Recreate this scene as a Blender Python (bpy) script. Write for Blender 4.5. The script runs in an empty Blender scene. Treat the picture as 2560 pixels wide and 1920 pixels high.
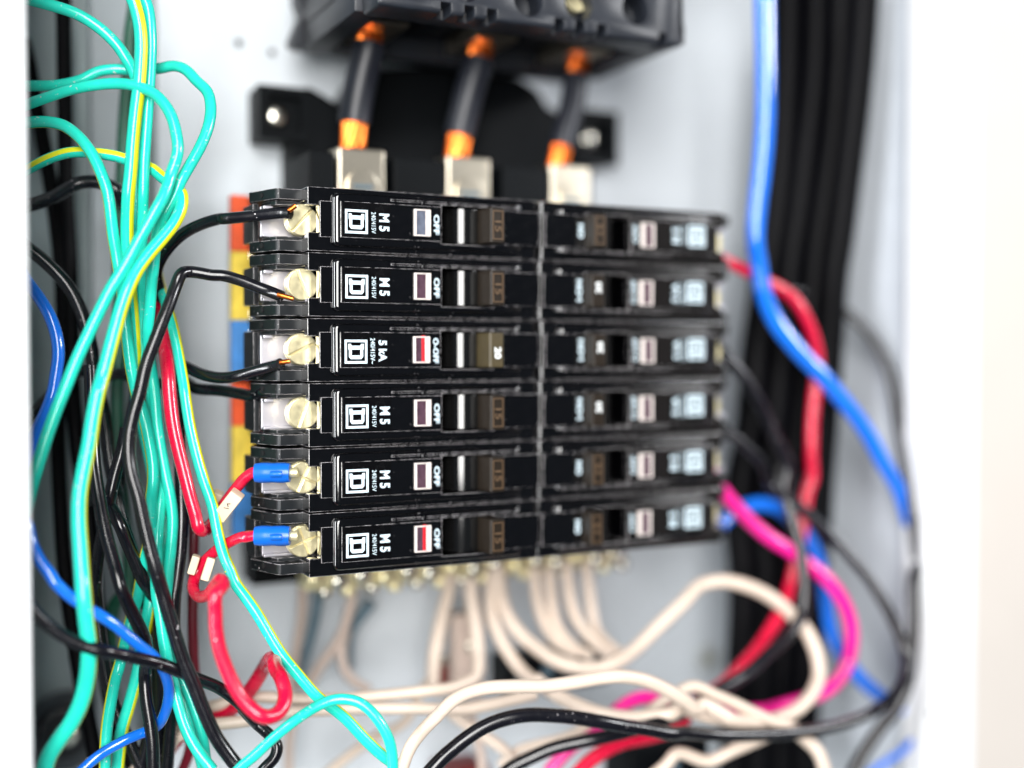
import bpy, bmesh, math, random, re
from mathutils import Vector, Matrix
random.seed(7)
S = 0.001                                   # all lengths below are millimetres
scene = bpy.context.scene
COL = scene.collection
R = math.radians

# ------------------------------------------------------------------ camera
YAW, PITCH, FPX, DIST = R(26.6), R(-1.43), 3000.0, 375.0
FW = Vector((math.sin(YAW)*math.cos(PITCH), math.cos(YAW)*math.cos(PITCH), math.sin(PITCH)))
RT = Vector((math.cos(YAW), -math.sin(YAW), 0))
UP = RT.cross(FW)
CAM = Vector((-DIST*math.sin(YAW), -DIST*math.cos(YAW), 0))
cam = bpy.data.cameras.new('camera'); camo = bpy.data.objects.new('camera', cam); COL.objects.link(camo)
camo.matrix_world = Matrix.Translation(CAM*S) @ Matrix((RT, UP, -FW)).transposed().to_4x4()
cam.sensor_width = 36; cam.lens = 36*FPX/2560
cam.clip_start = 0.01; cam.clip_end = 20
cam.dof.use_dof = True; cam.dof.focus_distance = 0.350; cam.dof.aperture_fstop = 2.1; cam.dof.aperture_blades = 0
scene.camera = camo

# ------------------------------------------------------------------ world, lamps, exposure
w = bpy.data.worlds.new('World'); scene.world = w; w.use_nodes = True
bg = w.node_tree.nodes['Background']; bg.inputs[0].default_value = (0.62, 0.76, 0.95, 1); bg.inputs[1].default_value = 0.08
def area(name, loc, target, sx, sy, power, col):
    l = bpy.data.lights.new(name, 'AREA'); l.shape = 'RECTANGLE'; l.size = sx*S; l.size_y = sy*S
    l.energy = power; l.color = col
    o = bpy.data.objects.new(name, l); COL.objects.link(o)
    o.location = Vector(loc)*S
    o.rotation_euler = (Vector(target)-Vector(loc)).to_track_quat('-Z', 'Y').to_euler()
    return o
area('window_light', (-430, -900, 210), (0, 40, -10), 430, 760, 17, (1.0, 0.985, 0.96))
area('side_light', (-1000, -330, 40), (0, 0, 0), 130, 900, 10.5, (0.96, 0.98, 1.0))
area('second_window_light', (810, -640, 375), (90, 30, 0), 400, 140, 7, (0.97, 0.98, 1.0))
area('warm_fill_light', (900, -760, 60), (20, 20, 0), 700, 700, 0.25, (1.0, 0.80, 0.62))  # added warm fill so the black fronts reflect a brown tone
scene.view_settings.view_transform = 'Standard'; scene.view_settings.look = 'None'
scene.view_settings.exposure = 0.14; scene.view_settings.gamma = 1
try:
    scene.cycles.use_denoising = True
    scene.cycles.max_bounces = 8
except Exception: pass

# ------------------------------------------------------------------ from a view direction and a distance to a place (mm)
def ray(px, py):
    return FW + RT*((px-1280)/FPX) - UP*((py-960)/FPX)
def at_y(px, py, y):
    r = ray(px, py); return CAM + r*((y-CAM.y)/r.y)
def at_d(px, py, d):
    return CAM + ray(px, py)*d
def X(px, y): return at_y(px, 885, y).x

# ------------------------------------------------------------------ materials
def mat(name, base, rough=0.4, metal=0.0, spec=0.5, noise=0.0, nscale=60, bump=0.0, bscale=300, coat=0.0, trans=0.0, edge_wear_highlight=None, rvar=0.0, dust=None, ior=1.5):
    m = bpy.data.materials.new(name); m.use_nodes = True
    nt = m.node_tree; N = nt.nodes; L = nt.links; p = N['Principled BSDF']
    p.inputs['Base Color'].default_value = (*base, 1); p.inputs['Roughness'].default_value = rough
    p.inputs['Metallic'].default_value = metal; p.inputs['Specular IOR Level'].default_value = spec
    p.inputs['Coat Weight'].default_value = coat; p.inputs['Transmission Weight'].default_value = trans; p.inputs['IOR'].default_value = ior
    tc = N.new('ShaderNodeTexCoord')
    def nz(scale, detail=4, rough_=0.6):
        n = N.new('ShaderNodeTexNoise'); n.inputs['Scale'].default_value = scale; n.inputs['Detail'].default_value = detail
        n.inputs['Roughness'].default_value = rough_; L.new(tc.outputs['Object'], n.inputs['Vector']); return n
    def ramp(src, a, b):
        r = N.new('ShaderNodeMapRange'); r.inputs['From Min'].default_value = a; r.inputs['From Max'].default_value = b
        L.new(src, r.inputs['Value']); return r.outputs['Result']
    colout = None
    if noise:
        n = nz(nscale); mx = N.new('ShaderNodeMixRGB'); mx.blend_type = 'MULTIPLY'
        v = N.new('ShaderNodeMapRange'); v.inputs['From Min'].default_value = .3; v.inputs['From Max'].default_value = .7
        v.inputs['To Min'].default_value = 1-noise; v.inputs['To Max'].default_value = 1+noise*.4
        L.new(n.outputs['Fac'], v.inputs['Value'])
        mx.inputs[0].default_value = 1; mx.inputs[1].default_value = (*base, 1); L.new(v.outputs['Result'], mx.inputs[2])
        colout = mx.outputs[0]
    rout = None
    if rvar:
        n = nz(nscale*2.3); v = N.new('ShaderNodeMapRange'); v.inputs['From Min'].default_value = .3; v.inputs['From Max'].default_value = .7
        v.inputs['To Min'].default_value = max(.02, rough-rvar); v.inputs['To Max'].default_value = rough+rvar
        L.new(n.outputs['Fac'], v.inputs['Value']); rout = v.outputs['Result']
    mask = None
    if edge_wear_highlight:                                # rubbed, whitened edges, with bright edge highlights painted in as well
        bv = N.new('ShaderNodeBevel'); bv.samples = 4; bv.inputs['Radius'].default_value = edge_wear_highlight*S
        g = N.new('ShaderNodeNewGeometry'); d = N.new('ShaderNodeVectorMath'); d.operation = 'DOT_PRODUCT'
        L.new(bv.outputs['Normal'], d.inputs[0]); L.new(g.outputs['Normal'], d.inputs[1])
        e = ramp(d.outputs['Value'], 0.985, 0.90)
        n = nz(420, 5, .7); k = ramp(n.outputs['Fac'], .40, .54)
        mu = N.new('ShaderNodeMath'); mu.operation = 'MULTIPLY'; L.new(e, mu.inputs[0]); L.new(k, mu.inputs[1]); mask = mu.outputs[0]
    if dust:
        n = nz(900, 2, .5); k = ramp(n.outputs['Fac'], dust, dust+.03)
        n2 = nz(90, 3, .5); k2 = ramp(n2.outputs['Fac'], .52, .66)
        mu = N.new('ShaderNodeMath'); mu.operation = 'MULTIPLY'; L.new(k, mu.inputs[0]); L.new(k2, mu.inputs[1])
        if mask is None: mask = mu.outputs[0]
        else:
            ma = N.new('ShaderNodeMath'); ma.operation = 'MAXIMUM'; L.new(mask, ma.inputs[0]); L.new(mu.outputs[0], ma.inputs[1]); mask = ma.outputs[0]
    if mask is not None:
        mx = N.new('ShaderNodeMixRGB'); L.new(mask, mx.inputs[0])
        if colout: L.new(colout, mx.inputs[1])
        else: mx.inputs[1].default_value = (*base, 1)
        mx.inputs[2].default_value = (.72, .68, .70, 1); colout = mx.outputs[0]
    if colout: L.new(colout, p.inputs['Base Color'])
    if rout: L.new(rout, p.inputs['Roughness'])
    if bump:
        n = nz(bscale, 4); b = N.new('ShaderNodeBump'); b.inputs['Strength'].default_value = bump; b.inputs['Distance'].default_value = 0.0002
        L.new(n.outputs['Fac'], b.inputs['Height']); L.new(b.outputs['Normal'], p.inputs['Normal'])
    return m
M = {}
M['plate'] = mat('grey_white_enamel', (.70, .745, .79), .45, noise=.10, nscale=18, bump=.08, bscale=500)
M['back'] = mat('grey_galvanised_back', (.36, .43, .44), .45, noise=.22, nscale=14, bump=.08)
M['rail'] = mat('grey_rail', (.42, .47, .50), .45, noise=.15, nscale=20)
M['cablegrey'] = mat('slate_black_insulation', (.012, .014, .022), .4, noise=.2, nscale=80, bump=.1)
M['side'] = mat('dimmed_side_enamel', (.55, .585, .63), .45, noise=.12, nscale=22, bump=.08)  # plate enamel darkened where the lamps over-light this wall
M['frame'] = mat('white_enamel', (.74, .75, .765), .4, noise=.03, nscale=30)
M['wall'] = mat('cream_wall_paint', (.63, .585, .54), .8, noise=.03, nscale=20, bump=.2, bscale=200)
M['green'] = mat('green_insulation', (.02, .72, .55), .22, coat=.4, noise=.10, nscale=120, bump=.05, bscale=900, rvar=.06, dust=.665)
M['shadegreen'] = mat('shaded_green_insulation', (.004, .10, .055), .4, noise=.3, nscale=80)  # green insulation with the shade behind the bundle put into its colour
M['yellow'] = mat('yellow_insulation', (.86, .88, .02), .3, noise=.08, nscale=150)
M['black'] = mat('black_insulation', (.005, .005, .008), .24, coat=.3, noise=.3, nscale=120, bump=.12, bscale=700, rvar=.06, dust=.70)
M['bigblack'] = mat('black_rubber', (.001, .001, .002), .5, spec=.10, noise=.3, nscale=50, bump=.1)
M['blue'] = mat('blue_insulation', (.008, .17, .82), .15, coat=1, noise=.1, nscale=100, rvar=.06)
M['red'] = mat('red_insulation', (.72, .004, .045), .27, coat=.5, noise=.12, nscale=120, bump=.08, bscale=600, rvar=.08, dust=.70)
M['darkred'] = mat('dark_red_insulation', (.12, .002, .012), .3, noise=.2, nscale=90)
M['pink'] = mat('pink_insulation', (.92, .01, .30), .3, coat=.5, noise=.08, nscale=100)
M['cream'] = mat('cream_insulation', (.70, .575, .475), .35, noise=.10, nscale=70, bump=.06, bscale=500)
M['slate'] = mat('slate_insulation', (.10, .16, .20), .45, noise=.2, nscale=60)
M['beige'] = mat('beige_insulation', (.55, .44, .38), .4, noise=.15, nscale=60)
M['copper'] = mat('bare_copper', (.98, .24, .045), .28, metal=1, noise=.25, nscale=300)
M['brass'] = mat('pale_brass', (1.0, .90, .56), .38, metal=.75, noise=.12, nscale=260, rvar=.1)
M['steel'] = mat('tinned_steel', (.85, .82, .72), .26, metal=1, noise=.15, nscale=120)
M['lug'] = mat('tinned_lug', (.74, .67, .54), .3, metal=1, noise=.12, nscale=90)
M['clamp'] = mat('zinc_clamp', (.74, .72, .78), .45, metal=1, noise=.1, nscale=120)
M['breaker'] = mat('black_moulded_plastic', (.0015, .0015, .002), .13, coat=1, noise=.3, nscale=200, edge_wear_highlight=.30, rvar=.05, dust=.71, bump=.03, bscale=1200)
M['cheek'] = mat('black_terminal_plastic', (.006, .008, .010), .38, noise=.3, nscale=150, edge_wear_highlight=.32, dust=.66, bump=.15, bscale=900)
M['label'] = mat('black_label_film', (.0015, .0015, .002), .25, spec=.3, rvar=.06, nscale=150)
M['handle'] = mat('dark_toggle_plastic', (.004, .004, .004), .12, coat=1, noise=.2, nscale=200)
M['knob'] = mat('knob_plastic_brown_reflection', (.016, .011, .007), .4, spec=.25, noise=.25, nscale=300, bump=.15, bscale=900)  # the brown is a warm reflection put into the plastic's colour
M['knoblight'] = mat('paler_brown_plastic', (.09, .052, .025), .5)  # paler tone of the knob plastic, on rim and embossed figures
M['olive'] = mat('olive_knob_plastic', (.055, .040, .014), .45, noise=.25, nscale=300)
M['print'] = mat('pale_blue_print', (.66, .80, .88), .5)
M['white'] = mat('white_print', (.85, .88, .88), .5)
M['glass'] = mat('clear_window_plastic', (.80, .72, .68), .22, noise=.08, nscale=500)
M['pane'] = mat('smoked_window_pane', (.085, .045, .065), .12, noise=.3, nscale=500)
M['greypane'] = mat('grey_window_pane', (.12, .135, .18), .12, noise=.3, nscale=500)
M['flag'] = mat('red_trip_flag', (.80, .01, .02), .4)
M['chassis'] = mat('black_chassis_plastic', (.002, .003, .004), .5, spec=.12, noise=.2, nscale=60)
M['switch'] = mat('dark_grey_switch_plastic', (.015, .018, .025), .42, noise=.2, nscale=160, bump=.25, bscale=900)
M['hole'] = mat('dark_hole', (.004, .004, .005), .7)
M['darksteel'] = mat('dark_zinc', (.10, .11, .12), .4, metal=1, noise=.3)
M['rust'] = mat('dark_red_block', (.20, .010, .008), .4, noise=.2)
M['sleeve'] = mat('cream_marker_sleeve', (.82, .68, .50), .5, noise=.08, nscale=200)
M['ink'] = mat('dark_ink', (.04, .03, .03), .6)
M['crimp'] = mat('blue_crimp_nylon', (.006, .13, .60), .28, noise=.1, nscale=200, bump=.1)
for k, c in (('pred', (.95, .11, .02)), ('pyel', (.95, .70, .08)), ('pblu', (.06, .28, .72))):
    M[k] = mat({'pred': 'orange_red', 'pyel': 'golden_yellow', 'pblu': 'strong_blue'}[k]+'_marker', c, .5, noise=.35, nscale=110)

# ------------------------------------------------------------------ mesh helpers (mm)
def link(name, me, m=None, parent=None):
    o = bpy.data.objects.new(name, me); COL.objects.link(o)
    if m is not None and not me.materials: me.materials.append(M[m])
    if parent is not None: o.parent = parent
    return o
def finish(bm, name, m, parent=None, smooth=True, angle=35):
    bmesh.ops.recalc_face_normals(bm, faces=bm.faces)
    me = bpy.data.meshes.new(name); bm.to_mesh(me); bm.free()
    me.transform(Matrix.Scale(S, 4))
    if smooth:
        for p in me.polygons: p.use_smooth = True
        try: me.set_sharp_from_angle(angle=R(angle))
        except Exception: pass
    o = link(name, me, m, parent)
    if smooth and angle < 50:
        w_ = o.modifiers.new('wn', 'WEIGHTED_NORMAL'); w_.keep_sharp = True
    return o
def thing(name, label, cat, loc=(0, 0, 0), group=None, parent=None):
    o = bpy.data.objects.new(name, None); COL.objects.link(o); o.location = Vector(loc)*S
    o.empty_display_size = .01
    tag(o, label, cat, group); return o
def tag(o, label=None, cat=None, group=None, kind=None):
    if label: o['label'] = label
    if cat: o['category'] = cat
    if group: o['group'] = group
    if kind: o['kind'] = kind
    return o
def box(bm, x0, x1, y0, y1, z0, z1, bev=0, seg=2):
    t = bmesh.new(); r = bmesh.ops.create_cube(t, size=1)
    for v in t.verts:
        v.co = Vector(((x0+x1)/2+v.co.x*(x1-x0), (y0+y1)/2+v.co.y*(y1-y0), (z0+z1)/2+v.co.z*(z1-z0)))
    if bev: bmesh.ops.bevel(t, geom=t.edges[:], offset=bev, segments=seg, affect='EDGES', profile=.5)
    merge(bm, t)
def merge(bm, t):
    me = bpy.data.meshes.new('t'); t.to_mesh(me); t.free(); bm.from_mesh(me); bpy.data.meshes.remove(me)
def prism(bm, pts, axis, a, b, bev=0, seg=2):
    """polygon pts extruded along axis from a to b; pts are the two other coordinates in x,y,z order"""
    t = bmesh.new(); vs = []
    for s in (a, b):
        row = []
        for p in pts:
            c = list(p); c.insert('xyz'.index(axis), s); row.append(t.verts.new(c))
        vs.append(row)
    n = len(pts)
    t.faces.new(vs[0]); t.faces.new(vs[1][::-1])
    for i in range(n): t.faces.new((vs[0][i], vs[1][i], vs[1][(i+1) % n], vs[0][(i+1) % n]))
    bmesh.ops.recalc_face_normals(t, faces=t.faces)
    if bev: bmesh.ops.bevel(t, geom=t.edges[:], offset=bev, segments=seg, affect='EDGES', profile=.5)
    merge(bm, t)
def cyl(bm, c, axis, r, h, n=24, bev=0, r2=None):
    """cylinder centred at c; h along axis vector"""
    t = bmesh.new()
    bmesh.ops.create_cone(t, cap_ends=True, segments=n, radius1=r, radius2=r if r2 is None else r2, depth=h)
    if bev:
        ed = [e for e in t.edges if any(len(f.verts) > 4 for f in e.link_faces)]
        bmesh.ops.bevel(t, geom=ed, offset=bev, segments=2, affect='EDGES', profile=.5)
    q = Vector((0, 0, 1)).rotation_difference(Vector(axis).normalized()).to_matrix().to_4x4()
    bmesh.ops.transform(t, matrix=Matrix.Translation(Vector(c)) @ q, verts=t.verts)
    merge(bm, t)
def boolean(o, cutters):
    for c in cutters:
        md = o.modifiers.new('b', 'BOOLEAN'); md.operation = 'DIFFERENCE'; md.object = c; md.solver = 'EXACT'
    for md in list(o.modifiers):
        if md.type == 'WEIGHTED_NORMAL': o.modifiers.remove(md)
    bpy.context.view_layer.update()
    dg = bpy.context.evaluated_depsgraph_get()
    me = bpy.data.meshes.new_from_object(o.evaluated_get(dg)); o.modifiers.clear(); o.data = me
    for c in cutters: bpy.data.objects.remove(c)
def bevel_mesh(o, width, seg=2, angle=30):
    bm = bmesh.new(); bm.from_mesh(o.data)
    ed = [e for e in bm.edges if len(e.link_faces) == 2 and e.calc_face_angle(0) > R(angle)]
    bmesh.ops.bevel(bm, geom=ed, offset=width*S, segments=seg, affect='EDGES', profile=.5, clamp_overlap=True)
    bm.to_mesh(o.data); bm.free()
    for p in o.data.polygons: p.use_smooth = True
    try: o.data.set_sharp_from_angle(angle=R(40))
    except Exception: pass

# ------------------------------------------------------------------ flat print on the breakers
TXT = {}
def text_mesh(s, bold=0.0):
    if (s, bold) in TXT: return TXT[(s, bold)]
    cu = bpy.data.curves.new('t', 'FONT'); cu.body = s; cu.size = 1; cu.offset = bold; cu.resolution_u = 3
    o = bpy.data.objects.new('t', cu); COL.objects.link(o)
    bpy.context.view_layer.update()
    me = bpy.data.meshes.new_from_object(o.evaluated_get(bpy.context.evaluated_depsgraph_get()))
    bpy.data.objects.remove(o)
    xs = [v.co.x for v in me.vertices]; ys = [v.co.y for v in me.vertices]
    for v in me.vertices:
        v.co.x = (v.co.x-min(xs))/(max(xs)-min(xs))-.5; v.co.y = (v.co.y-min(ys))/(max(ys)-min(ys))-.5
    TXT[(s, bold)] = me; return me
def put_text(name, s, cx, cz, y, length, height, m, parent, bold=0.0):
    """reads downwards: letters' up points to +x, reading direction to -z, faces -y"""
    me = text_mesh(s, bold).copy(); me.materials.clear()
    A = Matrix(((0, height, 0, cx), (0, 0, -1, y), (-length, 0, 0, cz), (0, 0, 0, 1)))
    me.transform(Matrix.Scale(S, 4) @ A)
    return link(name, me, m, parent)
def put_polys(name, polys, m, parent, y):
    bm = bmesh.new()
    for p in polys: bm.faces.new([bm.verts.new((a, y, b)) for a, b in p])
    for f in bm.faces:
        f.normal_update()
        if f.normal.y > 0: f.normal_flip()
    me = bpy.data.meshes.new(name); bm.to_mesh(me); bm.free(); me.transform(Matrix.Scale(S, 4))
    return link(name, me, m, parent)
def ringrect(a0, a1, b0, b1, t):
    return [[(a0, b0), (a1, b0), (a1, b0+t), (a0, b0+t)], [(a0, b1-t), (a1, b1-t), (a1, b1), (a0, b1)],
            [(a0, b0+t), (a0+t, b0+t), (a0+t, b1-t), (a0, b1-t)], [(a1-t, b0+t), (a1, b0+t), (a1, b1-t), (a1-t, b1-t)]]
def logo(cx, cz, y, parent, m='print'):
    h = 3.5
    polys = ringrect(cx-h, cx+h, cz-h, cz+h, .72)
    # the letter lies on its side: stem on top, bowl below
    t = .95; w_ = 2.05
    polys += [[(cx-2.4, cz+2.3), (cx-1.55, cz+2.3), (cx-1.35, cz+1.75), (cx+1.35, cz+1.75), (cx+1.55, cz+2.3), (cx+2.4, cz+2.3), (cx+2.4, cz+.6), (cx-2.4, cz+.6)]]
    polys += [[(cx-2.2, cz+.6), (cx-1.3, cz+.6), (cx-1.3, cz-1.1), (cx-2.2, cz-1.1)],
              [(cx+1.3, cz+.6), (cx+2.2, cz+.6), (cx+2.2, cz-1.1), (cx+1.3, cz-1.1)],
              [(cx-2.2, cz-1.1), (cx+2.2, cz-1.1), (cx+2.2, cz-1.5), (cx+1.6, cz-2.2), (cx-1.6, cz-2.2), (cx-2.2, cz-1.5)]]
    return put_polys('emblem', polys, m, parent, y)

# ================================================================== SETTING: cabinet and wall
def add_box(name, m, dims, parent=None, bev=0.0, seg=2):
    bm = bmesh.new(); box(bm, *dims, bev=bev, seg=seg); return finish(bm, name, m, parent)
wl = add_box('wall', 'wall', (196, 900, 12, 40, -500, 500)); tag(wl, kind='structure')
wl2 = add_box('wall', 'wall', (-900, -262, 12, 40, -500, 500)); tag(wl2, kind='structure')
cab = thing('electrical_cabinet', 'open white steel electrical cabinet that holds the breakers and wires', 'cabinet', (0, 95, -180))
def cpart(name, m, dims, bev=0.0):
    o = add_box(name, m, dims, None, bev); o.parent = cab; o.matrix_parent_inverse = Matrix.Translation(-cab.location); return o
def adopt(o, p=None):
    p = p or cab
    o.parent = p; o.matrix_parent_inverse = Matrix.Translation(-p.location); return o
cpart('back_panel', 'back', (-168, 172, 106, 108, -180, 180))
cpart('mounting_plate', 'plate', (-91, 170, 92, 94.5, -180, 180), .8)
cpart('mounting_rail', 'rail', (-112, -97, 98, 105.8, -180, 180), 1.5)
cpart('side_wall', 'frame', (-172, -168.2, -4, 108, -180, 180))
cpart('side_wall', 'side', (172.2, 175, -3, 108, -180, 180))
cpart('top_wall', 'frame', (-168, 172, -4, 108, 180.2, 183))
cpart('bottom_wall', 'back', (-168, 172, -4, 108, -183, -180.2))
cpart('front_frame', 'frame', (-262, -141, -9, -4.2, -260, 260), 1.6)
cpart('front_frame', 'frame', (166.6, 193, -9, -4.2, -260, 260), 1.6)
cpart('frame_lip', 'frame', (-144, -141.6, -4.1, 3, -180, 180), .6)
cpart('frame_lip', 'frame', (167, 169, -4.1, 3, -180, 180), .6)
for px, py, r in ((597, 107, 1.3), (680, 131, 1.2), (1772, 1648, 3.4), (2205, 520, 1.5), (2240, 150, 1.4)):
    if px < 2000:
        c = at_y(px, py, 91.5); bm = bmesh.new(); cyl(bm, (c.x, 91.6, c.z), (0, 1, 0), r*(1 if r < 3 else 1.6), .8, 20, .2)
        o = finish(bm, 'fixing_disc', 'hole' if r < 3 else 'steel'); adopt(o)  # small ones are dark discs in place of shaded screw holes
        if r > 3:
            bm = bmesh.new(); cyl(bm, (c.x, 90.6, c.z), (0, 1, 0), 1.5, 1.4, 16, .2); adopt(finish(bm, 'screw_recess', 'hole'))
c = at_y(2325, 1785, -9.2); bm = bmesh.new(); cyl(bm, (c.x, -9.2, c.z), (0, 1, 0), .9, .5, 16); adopt(finish(bm, 'frame_hole_disc', 'cheek'))  # dark disc painted in for the shade of a small hole
# big bolt in the knockout, lower left
c = at_y(165, 1835, 100)
mb = thing('mounting_bolt', 'shiny domed bolt in a dark washer, low in the corner behind the wires', 'bolt', (c.x, 105, c.z))
bm = bmesh.new(); cyl(bm, (0, -1.5, 0), (0, 1, 0), 14, 2, 40, .5); finish(bm, 'washer', 'darksteel', mb)
bm = bmesh.new(); cyl(bm, (0, -4.5, 0), (0, 1, 0), 9, 4, 40, 1.2); finish(bm, 'bolt_head', 'cheek', mb)
bm = bmesh.new(); bmesh.ops.create_uvsphere(bm, u_segments=24, v_segments=12, radius=4)
for v in bm.verts: v.co.y = v.co.y*.5-7
finish(bm, 'bolt_dome', 'steel', mb)

# ================================================================== black chassis that carries the breakers
ch = thing('breaker_chassis', 'black plastic chassis behind the breakers with square screw ears', 'breaker chassis', (0, 92, 90))
bm = bmesh.new()
outline = [(770, 214), (815, 240), (850, 262), (880, 200), (930, 172), (1060, 165), (1200, 172), (1300, 195), (1345, 225), (1372, 268), (1400, 282), (1476, 288), (1478, 440), (1480, 1300), (725, 1300), (725, 356), (770, 356)]
pz = [at_y(x_, y_, 79) for x_, y_ in outline]
prism(bm, [(p_.x, p_.z) for p_ in pz], 'y', 79, 91.4, .8)
adopt(finish(bm, 'base', 'chassis'), ch)
bm = bmesh.new()
for a, b in ((-53.5, -44.8), (-24.5, -6), (15.5, 34)): box(bm, a, b, 38, 61.9, -60, 65, .6)
adopt(finish(bm, 'divider', 'chassis'), ch)
for (x0, x1, z0, z1) in ((-59.5, -41.3, 74.5, 93.3), (66, 86, 75.5, 96.5), (-62.5, -46, -80.5, -63)):
    bm = bmesh.new()
    for fr in ringrect(x0, x1, z0, z1, 3.2):
        xs = [p[0] for p in fr]; zs = [p[1] for p in fr]; box(bm, min(xs), max(xs), 76.5, 81, min(zs), max(zs), .0)
    box(bm, x0, x1, 81.1, 91.4, z0, z1, .8)
    adopt(finish(bm, 'mounting_ear', 'chassis'), ch)
    if z0 > 0:
        cx, cz = (x0+x1)/2-1.8, (z0+z1)/2-.5
        bm = bmesh.new(); bmesh.ops.create_uvsphere(bm, u_segments=20, v_segments=10, radius=3.9)
        for v in bm.verts: v.co = Vector((v.co.x+cx, v.co.y*.55+80.5, v.co.z+cz))
        adopt(finish(bm, 'mounting_screw', 'steel'), ch)
bm = bmesh.new(); box(bm, -63, 73, 40, 60, -62, 46, 1)
adopt(finish(bm, 'bus_insulator', 'chassis'), ch)

# phase marker strip at the left of the terminals
ps = thing('phase_marker_strip', 'narrow red, yellow and blue marker strip behind the terminals of the left breakers', 'marker strip', (-71, 52, -60))
def zz(py): return at_y(600, py, 60).z
for k, a, b in (('pred', 488, 628), ('pyel', 629, 800), ('pblu', 801, 945), ('pred', 958, 1064), ('pyel', 1065, 1208), ('pblu', 1209, 1345)):
    bm = bmesh.new(); z1, z0 = zz(a), zz(b)
    box(bm, -73.2, -67.4, 60, 63.5, z0, z1, .3)
    prism(bm, [(-67.3, z0+2), (-64.6, (z0+z1)/2-3), (-64.6, (z0+z1)/2+1), (-67.3, z1-2)], 'y', 60.2, 63, .2)
    o = finish(bm, 'marker_segment', k); adopt(o, ps)
    tag(o, {'pred': 'red', 'pyel': 'yellow', 'pblu': 'blue'}[k]+' segment')
bm = bmesh.new(); box(bm, -71, -60, 63.7, 70, zz(1345), zz(488), .5); adopt(finish(bm, 'strip_carrier', 'chassis'), ps)
for py in (640, 785, 833):
    bm = bmesh.new(); cyl(bm, (at_y(640, py, 57).x, 57.5, at_y(640, py, 57).z), (0, 1, 0), 2.4, 3.5, 20, .6); adopt(finish(bm, 'rivet', 'steel'), ps)

# ================================================================== lugs and main cables
def tube(pts, radii, n=14, closed_ends=True, twist=0):
    """pts: Vectors in mm"""
    bm = bmesh.new(); rings = []
    t0 = (pts[1]-pts[0]).normalized(); up = t0.orthogonal().normalized()
    for i, p in enumerate(pts):
        a = pts[max(0, i-1)]; b = pts[min(len(pts)-1, i+1)]; t = (b-a).normalized()
        up = (up - t*up.dot(t)).normalized(); sd = t.cross(up)
        r = radii[i] if isinstance(radii, (list, tuple)) else radii
        rings.append([bm.verts.new(p+(up*math.cos(2*math.pi*k/n)+sd*math.sin(2*math.pi*k/n))*r) for k in range(n)])
    for A, B in zip(rings, rings[1:]):
        for k in range(n): bm.faces.new((A[k], A[(k+1) % n], B[(k+1) % n], B[k]))
    if closed_ends: bm.faces.new(rings[0]); bm.faces.new(rings[-1][::-1])
    return bm
cab_names = ['leftmost', 'middle', 'rightmost']
for i in range(3):
    x0 = (-43.2, -4.6, 35.5)[i]; cx = x0+8.2
    lg = thing('terminal_lug', ('square tinned lug under the leftmost bared copper main cable', 'square tinned lug under the middle bared copper main cable', 'square tinned lug under the rightmost bared copper main cable')[i], 'terminal lug', (cx, 50, 45), 'lugs above the breakers')
    o_ = Vector((cx, 50, 45))
    bm = bmesh.new(); box(bm, -8.2, 8.2, -10, 10, -5, 22.5, .9, 3); finish(bm, 'lug_block', 'lug', lg)
    bm = bmesh.new(); cyl(bm, (0, -10.3, 10), (0, 1, 0), 5.4, 1.4, 32, .3); finish(bm, 'set_screw', 'lug', lg)
    bm = bmesh.new(); box(bm, -3.4, 3.4, -11.3, -10.9, 9.2, 10.4); finish(bm, 'screw_slot', 'slate', lg)
    cb = thing('main_cable', ('leftmost short black supply cable with bared copper ends', 'middle short black supply cable with bared copper ends', 'rightmost short black supply cable with bared copper ends')[i], 'cable', (cx, 50, 66), 'short supply cables below the main switch')
    pb = [at_d(882, 372, 400), at_d(887, 290, 400), at_d(905, 190, 399), at_d(922, 118, 398), at_d(926, 60, 399)]
    if i == 1: pb = [at_d(1141, 400, 417), at_d(1152, 320, 417), at_d(1178, 215, 416), at_d(1195, 155, 416), at_d(1205, 100, 417)]
    if i == 2: pb = [at_d(1392, 425, 433), at_d(1408, 350, 434), at_d(1432, 255, 436), at_d(1440, 195, 437), at_d(1450, 150, 438)]
    loc = Vector((cx, 50, 66))
    def smooth(P, n=10):
        out = []
        for k in range(len(P)-1):
            p0 = P[max(0, k-1)]; p1 = P[k]; p2 = P[k+1]; p3 = P[min(len(P)-1, k+2)]
            for j in range(n):
                t = j/n; out.append(.5*((2*p1)+(-p0+p2)*t+(2*p0-5*p1+4*p2-p3)*t*t+(-p0+3*p1-3*p2+p3)*t**3))
        out.append(P[-1]); return out
    sp = smooth([p-loc for p in pb]); rr = (5.5, 5.3, 4.6)[i]
    L_ = len(sp); body = sp[8:L_-9]
    fin = tube(body, rr, 20); finish(fin, 'insulation', 'cablegrey', cb)
    for seg in (sp[:10], sp[L_-11:]):
        bm = bmesh.new()
        ax = (seg[-1]-seg[0]).normalized(); s1 = ax.orthogonal().normalized(); s2 = ax.cross(s1)
        for ring, cnt in ((0, 1), (1.6, 6), (3.2, 12)):
            for k in range(cnt):
                pts = [p + (s1*math.cos(2*math.pi*k/cnt+j*.09)+s2*math.sin(2*math.pi*k/cnt+j*.09))*ring*(rr/5.0) for j, p in enumerate(seg)]
                merge(bm, tube(pts, .8, 8))
        finish(bm, 'copper_strands', 'copper', cb)

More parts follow.
